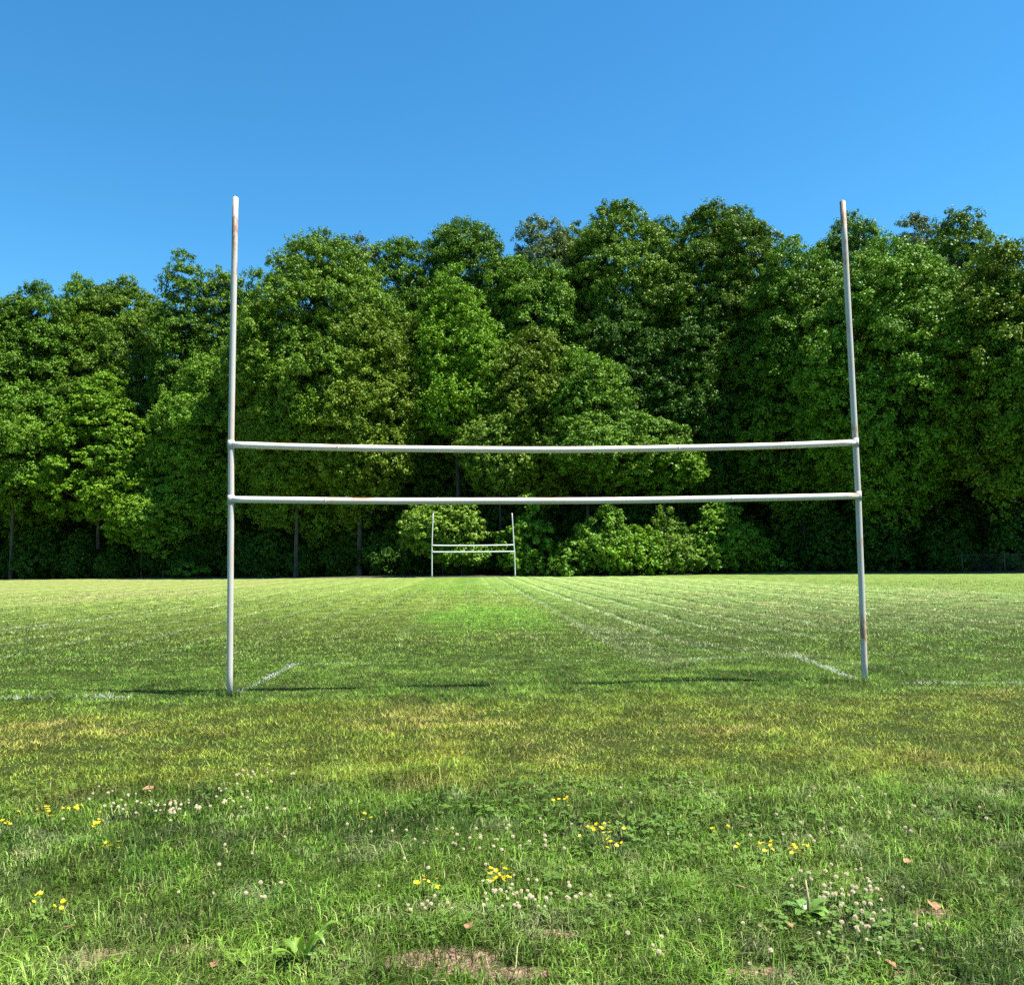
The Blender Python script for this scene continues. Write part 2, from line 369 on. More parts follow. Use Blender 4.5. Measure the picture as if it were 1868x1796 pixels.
def blades(x, y, h, wd, lean, seg):
    n = len(x); z = gz(x, y)-.004; a = rng.random(n)*2*math.pi; la = a+math.pi/2+(rng.random(n)-.5)*1.6
    ca, sa = np.cos(a)*wd/2, np.sin(a)*wd/2; lx, ly = np.cos(la)*lean*h, np.sin(la)*lean*h
    var = rng.random(n)
    if seg == 1:
        V = np.stack([np.stack([x-ca, y-sa, z], 1), np.stack([x+ca, y+sa, z], 1), np.stack([x+lx, y+ly, z+h], 1)], 1).reshape(-1, 3)
        T = np.arange(3*n).reshape(n, 3); return V, T, np.repeat(var, 3), np.tile([0, 0, 1.], n)
    mx, my, mz = x+lx*.32, y+ly*.32, z+h*.6; zt = z + h*(1-.35*np.clip(lean, 0, 1.3))
    V = np.stack([np.stack([x-ca, y-sa, z], 1), np.stack([x+ca, y+sa, z], 1), np.stack([mx-ca*.85, my-sa*.85, mz], 1), np.stack([mx+ca*.85, my+sa*.85, mz], 1), np.stack([x+lx, y+ly, zt], 1)], 1).reshape(-1, 3)
    o = np.arange(n)[:, None]*5
    T = np.stack([o+[0, 1, 3], o+[0, 3, 2], o+[2, 3, 4]], 1).reshape(-1, 3)
    return V, T, np.repeat(var, 5), np.tile([0, 0, .6, .6, 1.], n)
parts = {0: [], 1: [], 2: [], 3: []}
for d0, d1, dens, hh, ww, seg in ((2.3, 4.6, 13000, .072, .0038, 3), (4.6, 7.0, 7500, .060, .0044, 3), (7.0, 13.5, 4300, .040, .0085, 1), (13.5, 24, 800, .040, .016, 1), (24, 38, 170, .038, .026, 1), (38, 58, 60, .034, .036, 1)):
    dens *= 1.0
    x, y = scatter(d0*.9, d1*1.1, dens); dd = np.hypot(x, y)*(1+(rng.random(len(x))-.5)*.16); k_ = (dd >= d0) & (dd < d1); x, y = x[k_], y[k_]; n = len(x)
    patch = vnoise(x, y, .55, 1)*.5+vnoise(x, y, 1.6, 6)*.5+(vnoise(x, y, .22, 8)-.3)*.6
    long_ = smooth(6.6, 5.4, y + (vnoise(x, y, 1.0, 5)-.5)*1.4)
    hh = (.026+.030*long_)*(1 if d1 < 14 else 1.15)
    rdg = smooth(.36, .48, np.abs(((x+(vnoise(x, y, 1.2)-.5)*.2)/1.25) % 1-.5))*smooth(11, 18, y)
    h = hh*(.35+1.1*patch)*(.6+.8*rng.random(n))*(1+.6*rdg); h = np.where((rng.random(n) < .028) & (y < 7), h*1.7, h)
    bank = ((x < 1.6) | (x > 3.6)) & (y > 9.95) & (y < 10.38) & (np.abs(x) < 5.5); h = np.where(bank & (vnoise(x, y*0, .5, 77) > .60), h*1.9, h)
    for bx, by in ((4.60, 10.05), (-2.69, 10.05)):
        rr = np.hypot((x-bx)/1.6, y-by); h = h*(1+2.4*np.exp(-(rr/.11)**2))
    lean = .25+rng.random(n)*(1.15+.6*(1-long_))
    wd = ww*(.6+.8*rng.random(n))
    li = line_of(x, y) if d1 > 8 else np.zeros(n, int)
    for k in range(4):
        s = li == k
        if s.any(): parts[k].append(blades(x[s], y[s], h[s], wd[s]*(1.25 if k else 1), lean[s], seg))
names = ['grass'] + list(LINES)
for k in range(4):
    Vs, Ts, A, B, o = [], [], [], [], 0
    for V, T, a, tp in parts[k]:
        Vs.append(V); Ts.append(T+o); A.append(a); B.append(tp); o += len(V)
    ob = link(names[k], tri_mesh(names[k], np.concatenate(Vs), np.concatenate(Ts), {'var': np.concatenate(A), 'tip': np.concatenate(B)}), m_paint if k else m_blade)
    tag(ob, kind='structure' if k else 'stuff')
    if not k: tag(ob, 'short green grass of the playing field, longer and weedier in the foreground', 'grass')

# clover leaves among the blades
x, y = scatter(2.4, 6.0, 420); s = vnoise(x, y, .5, 21)*.6+vnoise(x, y, 1.7, 22)*.6 > .75; x, y = x[s], y[s]; n = len(x)
z = gz(x, y)+.022+rng.random(n)*.035; Vs = []; r = .008+rng.random(n)*.006
a0 = rng.random(n)*6.28; tl = (rng.random((n, 2))-.5)*.7
for k in range(3):
    a = a0+k*2.094; cx, cy = x+np.cos(a)*r*.9, y+np.sin(a)*r*.9
    for q in range(4):
        b_ = a+q*math.pi/2; dx, dy = np.cos(b_)*r*.85, np.sin(b_)*r*.85
        Vs.append(np.stack([cx+dx, cy+dy, z+(cx+dx-x)*tl[:, 0]+(cy+dy-y)*tl[:, 1]], 1))
V = np.stack(Vs, 1).reshape(-1, 3); T = np.arange(len(V)).reshape(-1, 4)
tag(link('clover_leaves', tri_mesh('clover_leaves', V, T), m_cloverleaf), 'low clover leaves mixed through the foreground grass', 'clover', kind='stuff')

# ------------------------------------------------------------------ goal posts
def goal(Y0, L, Rr, T, r_up, r_bar, mp, mb, label, couplers):
    # L / Rr: picture points of the upright axis from foot to top at depth Y0 (feet, lower bar, upper bar, top)
    PL = [at(px, py, Y0) for px, py in L]; PR = [at(px, py, Y0) for px, py in Rr]
    base = (PL[0]+PR[0])/2; base[2] = 0
    root = empty('goal_post', tuple(base), label, 'goal post')
    off = Vector(base)
    def dense(pts, k=6):
        out = []
        for a, b_ in zip(pts[:-1], pts[1:]):
            for i in range(k): out.append(Vector(a).lerp(Vector(b_), i/k)-off)
        out.append(Vector(pts[-1])-off); return out
    for P in (PL, PR):
        P[0] = np.array([P[0][0], P[0][1], -.15]) if abs(P[0][2]) < .5 else P[0]
        u = Geo().tube(dense(P), r_up, 16, dome=True).build('upright', mp, root)
        if couplers:
            for i in (1, 2):
                c_ = Vector(P[i])-off; Geo().tube([c_-Vector((0, 0, r_bar*1.35)), c_+Vector((0, 0, r_bar*1.35))], r_up*1.13, 16).build('bracket', mp, u)
    for i, sag in ((1, T[0]), (2, T[1])):
        a, b_ = Vector(PL[i])-off, Vector(PR[i])-off; pts = []; rad = []
        for k in range(49):
            s = k/48; p = a.lerp(b_, s); p.z -= 4*sag*s*(1-s)*(1+.10*(s-.5)); p.z += .0015*math.sin(s*17+i)
            pts.append(p); rad.append(r_bar)
        cb_ = Geo().tube(pts, rad, 16).build('crossbar', mb, root)
        if couplers:
            for s in ((.18, .72) if i == 2 else (.155, .80)):
                k = int(s*48); d = (pts[k+1]-pts[k]).normalized(); Geo().tube([pts[k]-d*.012, pts[k]+d*.012], r_bar*1.035, 16).build('weld_seam', mb, cb_)
    return root
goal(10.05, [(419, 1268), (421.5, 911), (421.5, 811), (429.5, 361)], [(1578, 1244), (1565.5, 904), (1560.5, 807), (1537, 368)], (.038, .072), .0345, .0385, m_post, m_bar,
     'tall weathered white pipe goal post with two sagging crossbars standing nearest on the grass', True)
goal(78.2, [(788, 1053.5), (788, 1006.5), (788, 994.5), (790, 937)], [(940, 1051), (938.5, 1005.5), (937.5, 993.5), (934, 936)], (.02, .04), .052, .062, m_postf, m_postf,
     'small distant white goal post standing before the dark trees, framed inside the near one', False)

# ------------------------------------------------------------------ trees
def leaves(cx, nrm, L, W, var, droop=.0):
    n = len(cx); up = nrm/np.linalg.norm(nrm, axis=1, keepdims=True)
    r_ = rng.normal(size=(n, 3)); t1 = np.cross(up, r_); t1 /= np.linalg.norm(t1, axis=1, keepdims=True)+1e-9; t2 = np.cross(up, t1)
    L = L[:, None]; W = W[:, None]
    V = np.stack([cx-t1*L*.5, cx+t2*W*.5+up*W*.12, cx+t1*L*.5, cx-t2*W*.5+up*W*.12], 1).reshape(-1, 3)
    return V, np.arange(4*n).reshape(n, 4), np.repeat(var, 4)
def profile(t, style):
    t = np.asarray(t); ov = .62+.38*smooth(0, .5, t)
    if style == 'tall': return ov* np.clip(t/.10, 0, 1)**.5*np.clip(1-np.clip((t-.40)/.60, 0, 1)**2.1, 0, 1)**.55
    if style == 'spire': return np.clip(t/.15, 0, 1)**.5*np.clip(1-t, 0, 1)**.62
    if style == 'bush': return np.clip(.80+.2*np.sin(t*6), 0, 1)*np.clip(1-np.clip((t-.25)/.75, 0, 1)**2.2, 0, 1)**.5
    return ov*np.clip(t/.22, 0, 1)**.5*np.clip(1-np.clip((t-.35)/.65, 0, 1)**2, 0, 1)**.5
def crown_points(R, zb, zt, style, br, sparse, layered):
    H = zt-zb; cand = int(2200*max(1, R*H/90)); t = rng.random(cand)**.9; th = rng.random(cand)*2*math.pi
    pr = profile(t, style); keep = rng.random(cand) < np.maximum(pr, .25); t, th, pr = t[keep], th[keep], pr[keep]
    lob = .92+.28*vnoise(th*R/3.4, zb+t*(zt-zb), 3.0, rng.random()*50)+.05*np.sin(th*3+t*5+rng.random()*6)+.06*np.sin(th*5-t*9+rng.random()*6)
    dep = np.where(rng.random(len(t)) < .72, .82+.18*rng.random(len(t)), .25+.5*rng.random(len(t)))
    if style == 'bush': lob = lob*(.72+.55*rng.random(len(t))**2)
    rad = np.maximum(R*pr*lob*dep - br*.25, 0)
    P = np.stack([np.cos(th)*rad, np.sin(th)*rad, zb+br*.5+t*(H-br*1.15)], 1)
    back = (P[:, 1] > R*.25) & (rng.random(len(P)) < .6); P = P[~back]
    hole = vnoise(np.arctan2(P[:, 1], P[:, 0])*R/2.2, P[:, 2], 1.9, rng.random()*90); P = P[(hole > (.16 if style != 'bush' else 1)*np.ones(len(P))) & (P[:, 2] > zb+.62*(zt-zb)) | (hole > (.40 if style == 'bush' else .25)) | (rng.random(len(P)) < .10)]
    sel = []; md = br*(.86 if not sparse else 1.0)
    S = np.zeros((0, 3))
    for p in P:
        if len(S) == 0 or (((S-p)/[1, 1, .75 if layered else 1])**2).sum(1).min() > md*md:
            S = np.vstack([S, p])
    return S
def crown_mesh(R, zb, zt, style='dome', br=1.25, leaf=.245, sparse=False, layered=False, dens=1.0, only_front=False):
    S = crown_points(R, zb, zt, style, br, sparse, layered); nb = len(S)
    brs = br*(.5+1.0*rng.random(nb)**1.5); bv = rng.random(nb)
    ax = S.copy(); ax[:, 2] = (S[:, 2]-(zb+.35*(zt-zb)))*.6; ax /= np.linalg.norm(ax, axis=1, keepdims=True)+1e-6; ax[:, 2] += .5
    # twigs on every bough
    nt_ = np.maximum(5, (14*(brs/1.2)**2*dens).astype(int)); bi = np.repeat(np.arange(nb), nt_)
    d = rng.normal(size=(len(bi), 3)); d /= np.linalg.norm(d, axis=1, keepdims=True); d = d+ax[bi]*.75; d /= np.linalg.norm(d, axis=1, keepdims=True)
    flat = .68 if layered else 1.0
    tw = S[bi]+d*np.array([1.08, 1.08, flat])*(brs[bi]*(.55+.55*rng.random(len(bi))))[:, None]
    tv = np.clip(bv[bi]*.55+rng.random(len(bi))*.45, 0, 1)
    tr_ = (.20+.20*rng.random(len(bi)))*(br/1.25)**.5
    nl = (20+rng.random(len(bi))*16).astype(int); ti = np.repeat(np.arange(len(bi)), nl); n = len(ti)
    e = rng.normal(size=(n, 3)); e /= np.linalg.norm(e, axis=1, keepdims=True)
    P = tw[ti]+e*np.array([1.15, 1.15, .72 if layered else 1.05])*(tr_[ti]*(.4+.8*rng.random(n)))[:, None]
    P[:, 2] -= (.10 if layered else .05)*rng.random(n)
    nrm = e*.45+d[ti]*.35+np.array([0, 0, .70 if layered else .5])+rng.normal(size=(n, 3))*.5
    ls = leaf*(.65+.6*rng.random(n))
    V, Q, A = leaves(P, nrm, ls, ls*.62, np.clip(tv[ti]*.75+.25*rng.random(n), 0, 1))
    return V, Q, A, S
def trunk_mesh(S, R, zb, zt, r0, lean=0, nl=16, sides=8):
    g = Geo(); H = zt; pts = []; rad = []
    ph = rng.random(2)*6
    for k in range(12):
        s = k/11; z = s*(zb+(zt-zb)*.82); pts.append((math.sin(s*3+ph[0])*.012*H*s, math.cos(s*2.4+ph[1])*.012*H*s, z-.15 if k == 0 else z)); rad.append(r0*(1.25 if k == 0 else 1)*(1-.86*s))
    g.tube(pts, rad, sides, cap=False)
    idx = rng.permutation(len(S))[:nl]
    for i in idx:
        e = S[i]; zs = max(min(e[2]-(.3+.35*rng.random())*math.hypot(e[0], e[1]), zt*.8), zb*.75); s = min(zs/(zb+(zt-zb)*.82), 1); k = min(int(s*11), 10)
        a = np.array(pts[k])*(1-(s*11-k))+np.array(pts[k+1])*(s*11-k) if k < 11 else np.array(pts[-1]); rr = r0*(1-.86*s)*.5
        m = (a+e)/2+np.array([0, 0, .12*np.linalg.norm(e-a)*(rng.random()-.2)])
        g.tube([a, (a*.6+m*.4)+rng.normal(size=3)*.1, m, (m+e)/2+rng.normal(size=3)*.12, e], [rr, rr*.8, rr*.6, rr*.38, rr*.12], 6, cap=False)
    return g
def tree(px, top, hw, bot, Y, pal, label, style='dome', br=1.3, name='broadleaf_tree', cat='tree', group='trees along the edge of the field', r0=None, **kw):
    if cat == 'tree' and px < 520: Y += 8; bot = min(bot+75, 1015)
    for _ in range(4): Y = max(Y, float(edge(at(px, 1045, Y)[0])) + ((5.5 if hw > 88 or top < 620 else 3.0) if cat == 'tree' else .8))
    c_ = at(px, 1045, Y); x = c_[0]; zt = at(px, top, Y)[2]; zb = max(at(px, bot, Y)[2], .2); R = hw/F_PX*Y*(1.22 if cat == 'tree' else 1.08)
    root = empty(name, (x, Y, float(gz(x, Y))), label, cat, group)
    V, Q, A, S = crown_mesh(R, zb, zt, style, br, **kw)
    shrub = cat != 'tree'
    link('foliage' if shrub else 'crown', tri_mesh('crown', V, Q, {'var': A}), LEAF[pal], root)
    trunk_mesh(S, R, zb, zt, r0 or max(.05, zt*.010), nl=6 if shrub else 22).build('stem' if shrub else 'trunk', m_bark, root)
    root['leaf_count'] = len(Q)
    return root
TREES = [
 # px, top, half width, crown bottom, depth, palette, label, style, extras
 (-150, 560, 130, 900, 100, 'mid', 'round green tree cut by the left border of the photo', 'dome', {}),
 (-35, 545, 95, 900, 95, 'mid', 'green tree at the extreme left edge, its rounded top lower than its neighbours', 'dome', {}),
 (55, 520, 70, 990, 99, 'mid', 'second tree from the left edge, low rounded green top against the sky', 'dome', {}),
 (132, 496, 48, 960, 108, 'fresh', 'small rounded bluish green treetop poking up behind the left trees', 'dome', {}),
 (215, 512, 108, 960, 106, 'olive', 'wide olive green tree left of the near left upright, behind the bright layered maple', 'dome', {}),
 (322, 468, 44, 800, 98, 'mid', 'narrow round green treetop standing highest left of the near left upright', 'tall', {}),
 (398, 486, 46, 990, 99, 'olive', 'thin topped tree just left of the near left upright', 'tall', {}),
 (452, 494, 44, 990, 99, 'mid', 'low topped tree just right of the near left upright', 'tall', {}),
 (20, 690, 75, 860, 94, 'fresh', 'leafy green tree low at the left edge in front of taller trees', 'dome', {}),
 (178, 664, 92, 880, 90, 'lime', 'bright yellow green maple with flat layered boughs at left', 'spire', dict(layered=True, dens=.65, leaf=.28)),
 (258, 822, 50, 925, 86, 'lime', 'small bright green sapling with layered boughs below the bright maple', 'spire', dict(layered=True, dens=.7)),
 (385, 650, 78, 980, 92, 'fresh', 'leafy green tree directly behind the near left upright', 'dome', {}),
 (298, 868, 50, 985, 86, 'fresh', 'light green sapling low to the left of the near left upright', 'dome', dict(layered=True)),
 (592, 432, 128, 990, 95, 'olive', 'big dark olive tree with a broad rounded top right of the near left upright', 'tall', {}),
 (655, 560, 88, 960, 90, 'yolk', 'olive brown tinged tree in front of the big dark olive one', 'dome', {}),
 (540, 640, 62, 930, 90, 'olive', 'olive bough-laden tree low in front of the big dark olive one', 'dome', {}),
 (660, 432, 20, 560, 100, 'grey', 'small thin treetop showing between two broad crowns left of centre', 'tall', dict(sparse=True)),
 (728, 434, 50, 700, 101, 'mid', 'slim green treetop left of centre behind the bright green tree', 'tall', {}),
 (845, 411, 92, 800, 103, 'mid', 'broad green crown at the centre skyline', 'tall', {}),
 (838, 488, 84, 800, 91, 'lime', 'bright green pointed tree at centre with its bare trunk showing', 'spire', {}),
 (905, 640, 42, 800, 90, 'lime', 'slim bright green spire just right of the pointed centre tree', 'spire', {}),
 (998, 400, 52, 640, 102, 'grey', 'sparse grey green treetop with sky showing through, right of centre', 'tall', dict(sparse=True)),
 (970, 470, 70, 800, 97, 'fresh', 'fresh green tree between the pointed centre tree and the tall right ones', 'dome', {}),
 (1062, 400, 38, 640, 104, 'olive', 'narrow thin treetop beside the sparse grey green one', 'tall', dict(sparse=True)),
 (982, 596, 62, 930, 88, 'yolk', 'brownish olive tree right of the pointed centre tree', 'tall', {}),
 (1075, 640, 66, 880, 87, 'fresh', 'green rounded tree right of the brownish olive one', 'dome', {}),
 (1142, 380, 84, 800, 99, 'olive', 'tall rounded olive green tree right of centre on the skyline', 'tall', {}),
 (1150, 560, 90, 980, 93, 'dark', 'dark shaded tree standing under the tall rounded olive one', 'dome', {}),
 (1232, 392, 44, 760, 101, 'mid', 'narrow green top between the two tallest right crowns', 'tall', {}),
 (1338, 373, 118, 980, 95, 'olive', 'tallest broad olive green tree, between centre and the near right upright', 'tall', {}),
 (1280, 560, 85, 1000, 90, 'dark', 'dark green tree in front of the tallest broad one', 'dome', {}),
 (1470, 432, 84, 990, 85, 'mid', 'green tree left of the near right upright with leafy boughs hanging forward', 'dome', {}),
 (1575, 402, 74, 800, 95, 'fresh', 'bright rounded crown directly behind the top of the near right upright', 'dome', {}),
 (1640, 452, 128, 960, 74, 'fresh', 'big fresh green tree with long drooping boughs right of the near right upright', 'dome', {}),
 (1704, 388, 44, 700, 99, 'grey', 'thin grey green treetop right of the near right upright', 'tall', {}),
 (1792, 388, 84, 990, 82, 'olive', 'tall olive tree near the right edge with a jagged top', 'tall', {}),
 (1860, 440, 88, 940, 68, 'yolk', 'yellow green tree at the right edge of the photo', 'dome', {}),
 (1960, 470, 110, 940, 68, 'mid', 'tree cut off by the right border of the photo', 'dome', {}),
 (2120, 440, 120, 940, 66, 'olive', 'tree standing past the right border, only its outer leaves near the frame', 'dome', {}),
 (915, 752, 52, 900, 86, 'pale', 'light green small tree just above the middle of the upper crossbar', 'dome', {}),
 (1120, 742, 104, 900, 85, 'fresh', 'bright small tree with layered boughs right of centre under the tall olive crowns', 'dome', dict(layered=True)),
 (1215, 800, 56, 905, 84, 'lime', 'layered bright green bough tree reaching right above the lower crossbar', 'dome', dict(layered=True)),
]
BUSH = [
 (1055, 975, 42, 1047, 78.2, 'fresh', 'low bright bush at the left end of the row right of the distant goal post', 'bush', {}),
 (1108, 918, 52, 1047, 79.0, 'fresh', 'tallest bright bush in the row right of the distant goal post', 'bush', {}),
 (1165, 950, 44, 1046, 77.6, 'lime', 'yellowish green bush in front of the tallest one in the row', 'bush', {}),
 (1218, 930, 40, 1046, 78.4, 'pale', 'pale green bush in the middle of the bush row', 'bush', {}),
 (1262, 985, 34, 1046, 77.6, 'fresh', 'low green bush between the pale bush and the rounded right one', 'bush', {}),
 (1318, 908, 50, 1046, 80.2, 'fresh', 'rounded leafy bush left of the near right upright', 'bush', {}),
 (1366, 945, 32, 1046, 81.5, 'lime', 'narrow bright bush at the right end of the bush row', 'bush', {}),
 (1412, 1018, 20, 1047, 82.5, 'fresh', 'tiny bush at the foot of the dark trees left of the near right upright', 'bush', {}),
 (808, 905, 66, 1022, 83, 'pale', 'pale yellow green bush behind the left half of the distant goal post', 'dome', dict(layered=True)),
 (842, 985, 42, 1036, 82.5, 'fresh', 'low leafy branches under the crossbars of the distant goal post', 'dome', dict(layered=True)),
 (968, 905, 36, 1045, 82, 'fresh', 'narrow big leaved bush just right of the distant goal post', 'bush', dict(leaf=.36)),
 (1000, 1028, 24, 1049, 79, 'fresh', 'tiny bush at the grass edge right of the distant goal post', 'bush', {}),
 (343, 1020, 26, 1052, 92.5, 'mid', 'small grey green bush at the grass edge left of the near left upright', 'bush', {}),
 (1440, 960, 40, 1040, 85, 'mid', 'thin shaded bush beside the rounded leafy bush', 'bush', dict(sparse=True)),
]
import time; T0 = time.time()
for px, top, hw, bot, Y, pal, lab, sty, kw in TREES: tree(px, top, hw, bot, Y, pal, lab, sty, **kw)
for px, top, hw, bot, Y, pal, lab, sty, kw in BUSH:
    kw = dict(kw); kw.setdefault('leaf', .25); kw.setdefault('dens', .7); kw.setdefault('layered', px != 968 and rng.random() < .6)
    tree(px, top, hw, bot, Y, pal, lab, sty, br=.85, name='leafy_bush', cat='bush', group='bushes at the foot of the trees', r0=.05, **kw)
# trees deeper in the wood and the shaded undergrowth: one of each built, then copied
def copies(src, spots):
    for x, y, s, rz in spots:
        c_ = src.copy(); C.objects.link(c_); c_.location = (x, y, 0); c_.scale = (s, s, s); c_.rotation_euler = (0, 0, rz)
        for ch in src.children:
            d = ch.copy(); C.objects.link(d); d.parent = c_
def proto_tree(R, zb, zt, pal, name, label, cat, group, br, x, y, **kw):
    root = empty(name, (x, y, 0), label, cat, group); V, Q, A, S = crown_mesh(R, zb, zt, kw.pop('style', 'dome'), br, **kw)
    link('crown' if cat == 'tree' else 'foliage', tri_mesh('crown', V, Q, {'var': A}), LEAF[pal], root)
    trunk_mesh(S, R, zb, zt, zt*.011 if cat == 'tree' else .05, nl=14 if cat == 'tree' else 6).build('trunk' if cat == 'tree' else 'stem', m_bark, root); return root
DL = 'dark tree deeper in the wood, seen only between the crowns in front'
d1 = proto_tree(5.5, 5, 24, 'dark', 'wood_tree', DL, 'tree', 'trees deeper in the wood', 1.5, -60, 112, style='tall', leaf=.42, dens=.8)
d2 = proto_tree(6.5, 4, 21, 'mid', 'wood_tree', DL, 'tree', 'trees deeper in the wood', 1.6, -50, 106, leaf=.42, dens=.8)
sp1, sp2 = [], []
for k, x in enumerate(np.arange(-78, 80, 8.5)):
    sp1.append((x+rng.normal()*.8, edge(x)+27+rng.normal()*1.5, np.interp(x, [-60, -20, 0, 15, 60], [.80, .88, 1.08, 1.18, 1.18])+.08*rng.random(), rng.random()*.8-.4))
    sp2.append((x+4+rng.normal()*.8, edge(x)+20+rng.normal(), np.interp(x, [-60, -20, 0, 15, 60], [.80, .88, 1.05, 1.15, 1.15])+.08*rng.random(), rng.random()*.8-.4))
d1.location = (*sp1[0][:2], 0); d1.scale = (.8,)*3; d2.location = (*sp2[0][:2], 0); d2.scale = (.8,)*3
copies(d1, sp1[1:]); copies(d2, sp2[1:])
UL = 'dark shaded undergrowth shrub beneath the trees at the back of the field'
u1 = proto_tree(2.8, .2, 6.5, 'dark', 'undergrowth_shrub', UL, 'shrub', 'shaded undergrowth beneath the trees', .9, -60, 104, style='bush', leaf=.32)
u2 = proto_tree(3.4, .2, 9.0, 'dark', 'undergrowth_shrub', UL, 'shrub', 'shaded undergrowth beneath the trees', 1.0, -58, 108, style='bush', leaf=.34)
s1, s2 = [], []
for x in np.arange(-72, 74, 4.6):
    s1.append((x+rng.normal()*.6, edge(x)+9.5+rng.normal()*.9, .75+.35*rng.random(), rng.random()-.5))
    s2.append((x+2+rng.normal()*.6, edge(x)+14+rng.normal()*1.2, .9+.35*rng.random(), rng.random()-.5))
s3 = [(x+rng.normal()*.8, edge(x)+(4.6 if x < 0 else 6)+rng.normal()*.8, .5+.4*rng.random(), rng.random()*6) for x in list(np.arange(-60, -15, 3.6))+list(np.arange(20, 62, 3.6))]
s3 += [(x+rng.normal()*.8, edge(x)+34+rng.normal()*.5, 1.2+.3*rng.random(), rng.random()*6) for x in np.arange(-90, 90, 5)]
copies(u1, s3); copies(u2, [(x+rng.normal(), edge(x)+40, 1.7, rng.random()*6) for x in np.arange(-100, 100, 6)])
u1.location = (*s1[0][:2], 0); u2.location = (*s2[0][:2], 0)
copies(u1, s1[1:]); copies(u2, s2[1:])
print('trees', time.time()-T0, 'leaves', sum(o.get('leaf_count', 0) for o in C.objects))

# ------------------------------------------------------------------ chain-link fence at the right
a = at(1756, 1040, 66)[:2]; bdir = np.array([.80, -.60]); n_b = 7; L = 2.9
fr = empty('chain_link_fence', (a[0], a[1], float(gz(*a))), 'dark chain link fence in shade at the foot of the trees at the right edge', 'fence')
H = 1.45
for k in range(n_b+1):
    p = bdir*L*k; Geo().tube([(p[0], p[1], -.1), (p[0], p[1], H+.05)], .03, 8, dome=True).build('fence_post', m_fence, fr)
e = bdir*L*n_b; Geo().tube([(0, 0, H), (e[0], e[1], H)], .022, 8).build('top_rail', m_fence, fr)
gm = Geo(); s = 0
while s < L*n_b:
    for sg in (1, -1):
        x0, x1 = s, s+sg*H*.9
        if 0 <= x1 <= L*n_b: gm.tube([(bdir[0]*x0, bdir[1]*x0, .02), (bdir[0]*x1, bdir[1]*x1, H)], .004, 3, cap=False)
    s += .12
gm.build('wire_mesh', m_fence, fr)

# ------------------------------------------------------------------ flowers, weeds and fallen leaves
def clover_head():
    g = Geo(); n = 46
    for k in range(n):
        z = 1-2*(k+.5)/n; z = max(z, -.75); a = k*2.39996; r = math.sqrt(max(0, 1-z*z)); d = Vector((r*math.cos(a), r*math.sin(a), z))
        t1 = d.cross(Vector((0, 0, 1.01))).normalized() if abs(d.z) < .99 else Vector((1, 0, 0)); t2 = d.cross(t1)
        c_ = d*.0062; tip = d*.0108+Vector((0, 0, .001)); w_ = .0022
        g.poly([c_-t1*w_, c_-t2*w_, tip]); g.poly([c_-t2*w_, c_+t1*w_, tip]); g.poly([c_+t1*w_, c_+t2*w_, tip]); g.poly([c_+t2*w_, c_-t1*w_, tip])
    return g.mesh('head', False)
def butter_head():
    g = Geo()
    for k in range(5):
        a = k*2*math.pi/5; u = Vector((math.cos(a), math.sin(a), .35)); v = Vector((-math.sin(a), math.cos(a), 0))
        g.poly([(0, 0, 0), u*.006-v*.0045, u*.0115-v*.004, u*.0125, u*.0115+v*.004, u*.006+v*.0045])
    g.tube([(0, 0, 0), (0, 0, .003)], .0028, 6)
    return g.mesh('blossom', False)
me_c = clover_head(); me_c.materials.append(m_clover); me_b = butter_head(); me_b.materials.append(m_yellow)
me_s = Geo().tube([(0, 0, 0), (.002, .001, .5), (0, 0, 1)], [.0013, .0011, .0009], 5).mesh('stem'); me_s.materials.append(m_stem)
def flower(kind, x, y, label, group, hmin, hmax, sc_):
    sc_ *= .80 if kind == 'c' else .78; h = (hmin+(hmax-hmin)*random.random())*.95; z = float(gz(x, y))
    o = empty('clover_flower' if kind == 'c' else 'yellow_flower', (x, y, z), label, 'flower', group, random.random()*6.28)
    s = link('stem', me_s, None, o); s.scale = (1, 1, h)
    f = link('head' if kind == 'c' else 'blossom', me_c if kind == 'c' else me_b, None, o); f.location = (0, 0, h); q = sc_*(.8+.45*random.random()); f.scale = (q, q, q*(.85+.2*random.random()))
    f.rotation_euler = ((random.random()-.5)*.9-.25, (random.random()-.5)*.9, 0)
def cluster(kind, n, px, py, sx, sy, label, group, hmin=.05, hmax=.085, sc_=1.0, uni=False):
    for _ in range(n):
        if uni: qx, qy = px+(random.random()*2-1)*sx, py+(random.random()*2-1)*sy
        else: qx, qy = random.gauss(px, sx), random.gauss(py, sy)
        x, y = ground(qx, min(max(qy, 1405), 1800)+8); flower(kind, x, y, label, group, hmin, hmax, sc_)
